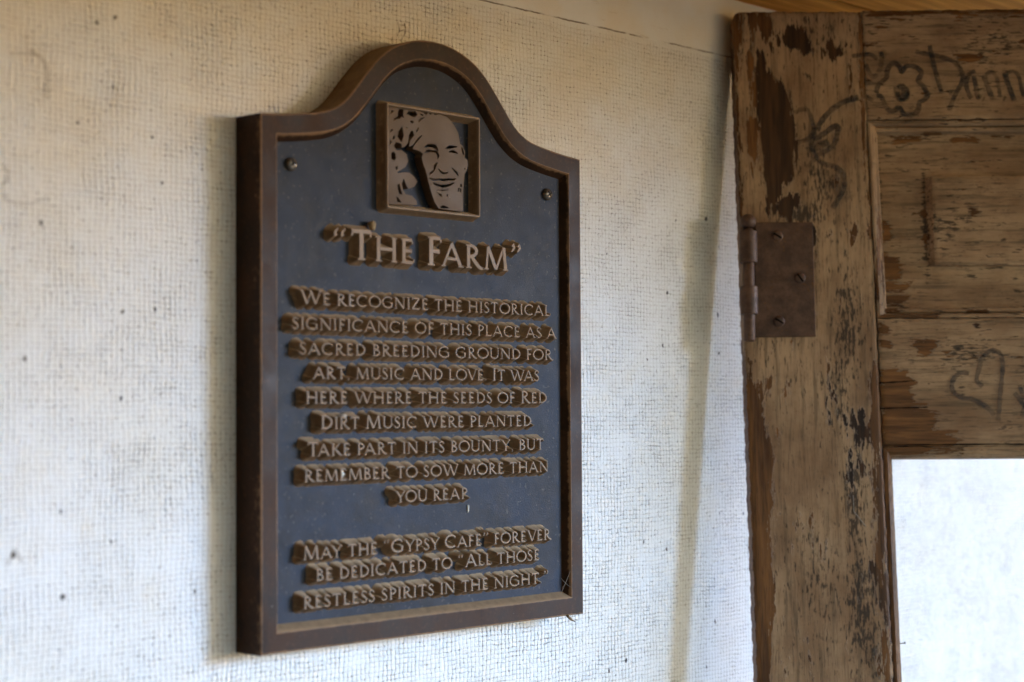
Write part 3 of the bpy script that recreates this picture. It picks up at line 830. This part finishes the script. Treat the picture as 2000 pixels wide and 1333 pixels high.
# far part of the rails, the other stile and the bottom rail, outside the frame
def rect(name, u0, u1, v1, v0_, w, mat): return board(name, [(u0, v1), (u1, v1), (u1, v0_), (u0, v0_)], w, TH, mat, door, (), step=.012, px=False)
ue = uv(2090, 300)[0]+.0008
rect('top_rail', ue, UR, uv(2090, 17)[1], uv(2090, 231)[1], -.0004, M_WH)
rect('lock_rail', ue, UR, uv(2090, 621)[1], uv(2090, 871)[1], -.0004, M_WH)
rect('stile', UR+.001, DW, 0, VB+.002, 0, M_WV)
rect('bottom_rail', uv(1750, 1400)[0]+.03, UR, VB+.26, VB+.002, -.0004, M_WH)
# recessed panel with a raised field
PWD = -.0190
ur = UR+.006
vt, vb_ = uv(1720, 250, PWD)[1], uv(1720, 612, PWD)[1]
ul = uv(1700, 400, PWD)[0]
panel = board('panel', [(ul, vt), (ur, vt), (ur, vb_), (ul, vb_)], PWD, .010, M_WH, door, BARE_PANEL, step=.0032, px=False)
f0 = uv(1806, 349, PWD); f1 = uv(1806, 521, PWD)
v, f = [], []
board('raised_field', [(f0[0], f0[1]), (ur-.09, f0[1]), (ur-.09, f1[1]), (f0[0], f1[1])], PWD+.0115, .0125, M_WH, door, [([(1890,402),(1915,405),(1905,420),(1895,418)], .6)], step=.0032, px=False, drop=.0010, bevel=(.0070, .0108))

def moulding(name, pts, prof, mat, parent, bares=(), n=120, label=None):
    """sweep a profile (across, w) along a straight edge in (u, v); across is to the right of the direction"""
    p0, p1 = (np.array(p, float) for p in pts); dr = (p1-p0)/np.linalg.norm(p1-p0); ac = np.array([dr[1], -dr[0]])
    n = max(2, int(np.linalg.norm(p1-p0)/.004)); verts, faces = [], []; m = len(prof)
    rs = np.random.RandomState(5)
    for i in range(n+1):
        for j, (c, w) in enumerate(prof):
            # mitred ends
            sh = c if i == 0 else (-c if i == n else 0)
            p = p0+(p1-p0)*i/n+ac*c+dr*sh
            jt = rs.randn()*.00012 if 0 < j < m-1 else 0
            verts.append((p[0]+jt, p[1]+jt, w+jt))
    for i in range(n):
        for j in range(m-1):
            faces.append([i*m+j, (i+1)*m+j, (i+1)*m+j+1, i*m+j+1])
    faces.append(list(range(m))); faces.append([n*m+j for j in range(m)][::-1])
    o = mesh(name, verts, faces, parent, mat)
    A = np.array(verts)[:, :2]; bare = np.full(len(A), -6.0); tone = np.full(len(A), .3)
    for poly, tn in bares:
        d = sdf(A, uvs(poly)); up = d > bare; bare = np.where(up, d, bare); tone = np.where(up, tn, tone)
    for nm, arr in (('bare', bare), ('tone', tone), ('stain_shade', np.zeros(len(A)))):
        at = o.data.attributes.new(nm, 'FLOAT', 'POINT'); at.data.foreach_set('value', arr.astype(np.float32))
    if label: o['label'] = label
    return o
ml = .0145                                   # moulding width
PR = [(0.0, -.030), (0.0, -.001), (.0035, -.0014), (.0056, -.0040), (.0064, -.0085), (.0082, -.0050), (.0115, -.0056), (.0128, -.0070), (.0131, -.0162), (.0150, -.0210)]
tv = uv(1750, 235)[1]-.0006; bv = uv(1750, 622)[1]+.0006
lu0 = uv(jx(235), 235)[0]+.0009; lu1 = uv(jx(621), 621)[0]+.0009
moulding('moulding', [(lu0, tv), (UR-.001, tv)], PR, M_WH, door, BARE_MOULD)
moulding('moulding', [(UR-.001, bv), (lu1, bv)], PR, M_WH, door, BARE_MOULD)
PRL = [(0.0, -.030), (0.0, -.0006), (.0030, .0002), (.0062, -.0018), (.0090, -.0046), (.0115, -.0060), (ml, -.0150), (ml, -.0200)]
moulding('moulding', [(lu1, bv), (lu0, tv)], PRL, M_WV, door, [([(1703,560),(1712,556),(1713,590),(1707,600)], .4), ([(1712,380),(1722,380),(1726,600),(1716,600)], .3)], label='light painted upright moulding with lifting paint')
moulding('moulding', [(UR-.001, tv), (UR-.001, bv)], PR, M_WV, door)
# glazing beads round the open light
g0 = uv(jx(872), 873.5); gb = uv(jx(1333), 1333); gv1 = g0[1]; gv0 = VB+.262
gl1 = g0[0]+(gb[0]-g0[0])*(gv0-g0[1])/(gb[1]-g0[1])*.55
BD = [(0.0, -.032), (0.0, -.0032), (.0045, -.0026), (.0078, -.0050), (.0112, -.0098), (.0122, -.0150), (.0122, -.030)]
moulding('glazing_bead', [(g0[0]+.0012, gv1), (UR-.001, gv1)], [(c*1.12, w) for c, w in BD], M_WH, door, BARE_BEAD)
moulding('glazing_bead', [(UR-.001, gv0), (gl1+.001, gv0)], BD, M_WH, door)
moulding('glazing_bead', [(gb[0]+.0010+(gl1-gb[0])*.0, gb[1]-.06), (g0[0]+.0012, gv1)], BD, M_WV, door, [([(1718,866),(1746,888),(1780,1345),(1736,1345)], .38)], label='narrow brown bead along the opening, its paint gone')
moulding('glazing_bead', [(UR-.001, gv1), (UR-.001, gv0)], BD, M_WV, door)

# ---- marker drawing
def zA(pts): return [(1380+x/2.8984, y/2.8984) for x, y in pts]
def zB(pts): return [(1840+x/5.556, 660+y/5.556) for x, y in pts]
STROKES = [
 (zA([(958,530),(975,482),(1018,440),(1024,398),(1058,356),(1090,378),(1104,408),(1132,376),(1180,380),(1216,412),(1200,460),(1228,492),(1250,540),(1230,568),(1204,582),(1200,618),(1170,650),(1120,650),(1092,612),(1050,632),(1016,610),(1000,570),(985,545),(962,542)]), 9, .9),
 (zA([(1085,505),(1110,495),(1128,520),(1118,550),(1095,545),(1090,520)]), 13, .95), (zA([(1072,490),(1085,560),(1130,560),(1136,515)]), 9, .7),
 (zA([(1262,258),(1272,310),(1300,420),(1332,530)]), 8, .9), (zA([(1180,294),(1240,306),(1320,324),(1392,348),(1440,402),(1446,462),(1402,548),(1372,632)]), 8, .75),
 (zA([(1522,402),(1488,420),(1470,470),(1482,530),(1500,560)]), 8, .8), (zA([(1512,430),(1524,490),(1535,555),(1550,540)]), 8, .9), (zA([(1560,560),(1572,566)]), 9, .8),
 (zA([(1568,424),(1590,490),(1622,572)]), 9, .95), (zA([(1580,425),(1610,408),(1640,440),(1656,520),(1660,552)]), 7, .7), (zA([(1680,558),(1690,562)]), 9, .8),
 (zA([(1686,408),(1704,470),(1742,574)]), 9, .95), (zA([(1700,415),(1740,405),(1768,440),(1782,500),(1796,552)]), 7, .75), (zA([(1815,420),(1835,490),(1862,570)]), 8, .9),
 (zA([(1850,420),(1880,500),(1885,520),(1920,430)]), 8, .8),
 (zA([(820,322),(880,312),(930,312),(966,340)]), 8, .75), (zA([(985,295),(990,330),(985,380),(968,415),(940,440),(912,395),(900,365)]), 8, .7), (zA([(985,290),(1004,305),(990,330)]), 11, .55), (zA([(895,445),(930,475)]), 7, .7),
 (zA([(622,742),(650,690),(700,630),(780,578),(862,555)]), 10, .95), (zA([(905,552),(945,574)]), 7, .75),
 (zA([(495,642),(535,622),(570,628),(592,670),(604,740),(585,780),(548,800),(505,810)]), 8, .7),
 (zA([(600,795),(660,762),(736,712),(738,770),(716,825),(670,860),(612,880),(590,830),(606,770),(600,700)]), 9, .75), (zA([(630,790),(660,815),(690,800)]), 12, .55), (zA([(590,860),(640,830),(690,810)]), 14, .5),
 (zA([(610,885),(660,928),(740,952),(778,1010),(776,1070),(745,1130),(712,1182)]), 9, .75), (zA([(620,890),(580,940),(560,975)]), 8, .45), (zA([(700,1000),(760,1080),(800,1140)]), 26, .28), (zA([(640,960),(700,1080)]), 30, .18),
 (zB([(440,535),(372,462),(395,350),(430,232),(500,155),(560,140),(618,170),(652,262),(650,400),(628,600),(615,780),(602,908)]), 8, .82),
 (zB([(290,392),(220,380),(135,430),(102,520),(130,600),(210,648),(330,672),(450,730),(530,800),(560,850)]), 8, .8), (zB([(660,960),(676,992)]), 8, .85),
 (zB([(838,512),(860,590),(890,680)]), 7, .8), (zB([(780,600),(830,660),(890,740),(960,800)]), 8, .85), (zB([(960,560),(930,660),(890,760),(860,860)]), 8, .8),
]
v, f, ink = [], [], []
for si, (pts, wpx, al) in enumerate(STROKES):
    q = smooth_path([uv(*p) for p in pts], 6); n = len(q); b0 = len(v); hw = wpx*.5*DT/FPX
    for i in range(n):
        t = q[min(i+1, n-1)]-q[max(i-1, 0)]; t = t/max(np.linalg.norm(t), 1e-9); m = np.array([-t[1], t[0]])
        h = hw*(.85+.3*random.random())
        for sgn, aa in ((-1, .0), (-.75, 1.0), (.75, 1.0), (1, .0)):
            p = q[i]+m*h*sgn*1.25; v.append((p[0], p[1], .00045+.00004*si)); ink.append(al*aa*(.3 if i in (0, n-1) else 1))
    for i in range(n-1):
        for kk in range(3): f.append([b0+i*4+kk, b0+i*4+kk+1, b0+(i+1)*4+kk+1, b0+(i+1)*4+kk])
dw = mesh('marker_drawing', v, f, door, M_MARK)
at = dw.data.attributes.new('ink', 'FLOAT', 'POINT'); at.data.foreach_set('value', np.array(ink, np.float32))
dw['label'] = 'black marker graffiti of a flower, a heart and the letters Dann'

# ---- splits where the rail is bare
for pts in ([(1717,748.5),(1745,747),(1786,744)], [(1719,798.5),(1760,797),(1812,796)], [(1726,870.2),(1850,868.6),(2000,868)]):
    q = smooth_path([uv(*p) for p in pts], 6); v, f = [], []
    for i, p in enumerate(q):
        h = .00065*(.5+random.random())
        v += [(p[0], p[1]-h, .00035), (p[0], p[1]+h, .00035)]
    for i in range(len(q)-1): f.append([2*i, 2*i+2, 2*i+3, 2*i+1])
    mesh('wood_split', v, f, door, M_HOLE)

# ---- hinge
def zH(x, y): return (1420+x/4.762, 410+y/4.762)
hp = [uv(*zH(*p)) for p in ((262,124),(792,118),(822,1182),(250,1190))]
hinge_v, hinge_f = [], []
lo = hp; hi = [p+(np.mean(hp, 0)-p)*.012 for p in hp]
for pl, w in ((lo, 0.0), (lo, .0026), (hi, .0032)):
    for p in pl: hinge_v.append((p[0], p[1], w))
for r in range(2):
    for i in range(4): hinge_f.append([r*4+i, r*4+(i+1) % 4, (r+1)*4+(i+1) % 4, (r+1)*4+i])
hinge_f.append([8, 9, 10, 11])
hinge = mesh('hinge', hinge_v, hinge_f, door, M_RUST)
hinge['label'] = 'rusted butt hinge leaf with ball tipped pin and three screws'
ax0 = uv(*zH(190, 60)); ax1 = uv(*zH(204, 1222)); axd = ax1-ax0; AL = np.linalg.norm(axd); axd /= AL
zc = Vector((-axd[0], -axd[1], 0)); xc = Vector((0, 0, 1)); yc = zc.cross(xc)
AM = Matrix(((xc[0], yc[0], zc[0], ax0[0]), (xc[1], yc[1], zc[1], ax0[1]), (xc[2], yc[2], zc[2], .0062), (0, 0, 0, 1)))
S = DT/FPX/4.762
def hy(y): return -(y-60)*S/1.0
RB = 80*S
for y0, y1, r in ((212, 502, RB), (722, 978, RB*1.0)):
    v, f = [], []
    lathe(v, f, [(r*.5, hy(y1)), (r*.97, hy(y1)), (r, hy(y1-8)), (r, hy(y0+8)), (r*.96, hy(y0)), (r*.5, hy(y0))], AM, 28)
    mesh('knuckle', v, f, hinge, M_RUST, False)
v, f = [], []
rp = 52*S
prof = [(rp*.5, hy(1222)), (rp*.92, hy(1222)), (rp, hy(1210)), (rp, hy(208)), (rp*.8, hy(195)), (rp*.62, hy(184)), (rp*.7, hy(176))]
for i in range(9):
    a = -60+i*150/8; prof.append((72*S*math.cos(math.radians(a)), hy(122)+72*S*math.sin(math.radians(a))))
lathe(v, f, prof, AM, 28)
pin = mesh('hinge_pin', v, f, hinge, M_RUST, True)
for (x, y), ang in (((465,250), -.55), ((674,640), -.95), ((482,1042), -.55)):
    c = uv(*zH(x, y))
    M = Matrix.Translation((c[0], c[1], .0030))
    screw('screw', hinge, M, 51*S, .0030, ((ang, .0011),), M_RUST)

# ---- nail left in the bead, loose wire on the stile
c = uv(1764, 1257)
v, f = [], []
tube(v, f, [(c[0]-.004, c[1]-.001, -.014), (c[0]+.0045, c[1], -.013)], .0006, 6); tube(v, f, [(c[0]+.0045, c[1], -.013), (c[0]+.0054, c[1]+.0001, -.0129)], .0017, 8)
mesh('nail', v, f, door, M_SCREW)
v, f = [], []
tube(v, f, [(*uv(1666,968), .0012), (*uv(1667,1000), .0022), (*uv(1674,1008), .0022), (*uv(1691,1029), .0010)], .00055, 6)
w = mesh('bent_wire', v, f, door, M_WEB)

# ------------------------------------------------------------------ small things
def lump(name, c, r, mat, label, cat, sq=(1, 1, 1), seed=1, group=None):
    bm = bmesh.new(); bmesh.ops.create_icosphere(bm, subdivisions=3, radius=1)
    rs = np.random.RandomState(seed); ph = rs.rand(6)*6
    for vv in bm.verts:
        p = vv.co; k = 1+.18*math.sin(3*p.x+ph[0])*math.sin(4*p.y+ph[1])+.14*math.sin(5*p.z+ph[2])+.08*math.sin(9*p.x+ph[3])*math.sin(8*p.z+ph[4])
        vv.co = Vector((p.x*sq[0], p.y*sq[1], p.z*sq[2]))*k*r
    me = bpy.data.meshes.new(name); bm.to_mesh(me); bm.free()
    me.polygons.foreach_set('use_smooth', [True]*len(me.polygons))
    o = link(name, me, None, mat); o.location = c
    return tag(o, label, cat, group)
lump('mud_lump', at_y(727, 440, FY-.006), .0042, M_LUMP, 'small tan mud lump stuck on top of the raised title', 'mud lump', (1, .9, 1.2))
lump('bird_dropping', at_y(668, 926, FY-LT*.9), .0030, M_WHITE, 'white dropping on the raised text line above the last short line', 'dropping', (.7, .6, 1.2), 3)
lump('paint_drip', at_y(914, 993, FY-.0006), .0024, M_WHITE, 'tiny white drip on the blue panel under the short text line', 'drip', (.45, .4, 1.7), 4)
lump('dirt_crumb', at_y(1054, 655, FY-LT*.8), .0024, M_LUMP, 'tan crumb lodged between letters near the right frame edge', 'crumb', (1, .8, 1.1), 5)
lump('insect_cocoon', at_y(668, 815, FY-LT*.55), .0042, M_WEB, 'pale fuzzy cocoon on top of the word at the left of the plaque middle', 'cocoon', (1.3, .7, .8), 6)
v, f = [], []
tube(v, f, [at_y(1104, 1199, -PT+.002), at_y(1109, 1204, -PT-.001), at_y(1116, 1211, -PT+.006), at_y(1124, 1215, -PT+.010)], [.0008, .0016, .0012, .0003], 6)
s = mesh('straw', v, f, None, M_STRAW); tag(s, 'bit of dry straw hanging from the lower edge of the plaque', 'straw')
v, f = [], []
def web(p0, p1, r=.00022, sag=.004):
    p0, p1 = np.array(p0), np.array(p1)
    tube(v, f, [p0+(p1-p0)*t+np.array([0, 0, -sag*4*t*(1-t)]) for t in np.linspace(0, 1, 7)], r, 4)
web(at_y(1090, 1172, FY-.001), at_y(1118, 1105, -PT), sag=.001); web(at_y(1096, 1130, FY-.001), at_y(1116, 1148, -PT), sag=.001)
web(at_y(1098, 1150, FY-.001), at_y(1134, 1050, -PT-.0002), sag=.002)
s = mesh('cobweb', v, f, None, M_WEB); tag(s, 'fine dusty cobweb strands across the plaque frame corner', 'cobweb')

# ---- stains drawn on the wall (flat marks, part of the wall)
WS = [([(20,105),(55,103),(78,112),(90,132),(93,165),(92,195)], 9, .35), ([(8,325),(16,340),(15,352),(4,362)], 8, .45), ([(5,380),(20,394),(55,398),(95,385)], 10, .25),
      ([(15,1105),(22,1085),(30,1072),(38,1088),(44,1100)], 5, .6), ([(777,44),(780,60),(776,70)], 3, .9), ([(790,46),(792,60),(788,72),(782,80)], 3, .9), ([(778,48),(790,50)], 3, .8), ([(780,62),(790,58)], 3, .8), ([(783,78),(787,90)], 3, .7)]
v, f, ink = [], [], []
for pts, wpx, al in WS:
    q = smooth_path(pts, 6); n = len(q); b0 = len(v)
    for i in range(n):
        t = q[min(i+1, n-1)]-q[max(i-1, 0)]; t = t/np.linalg.norm(t); m = np.array([-t[1], t[0]])
        for sgn, aa in ((-1, 0), (-.4, 1), (.4, 1), (1, 0)):
            p = q[i]+m*wpx*.6*sgn; w_ = at_y(p[0], p[1], -.0009); v.append(tuple(w_)); ink.append(al*aa)
    for i in range(n-1):
        for kk in range(3): f.append([b0+i*4+kk, b0+i*4+kk+1, b0+(i+1)*4+kk+1, b0+(i+1)*4+kk])
sm_ = mesh('stain_marks', v, f, wall, M_WSTAIN)
at = sm_.data.attributes.new('ink', 'FLOAT', 'POINT'); at.data.foreach_set('value', np.array(ink, np.float32))
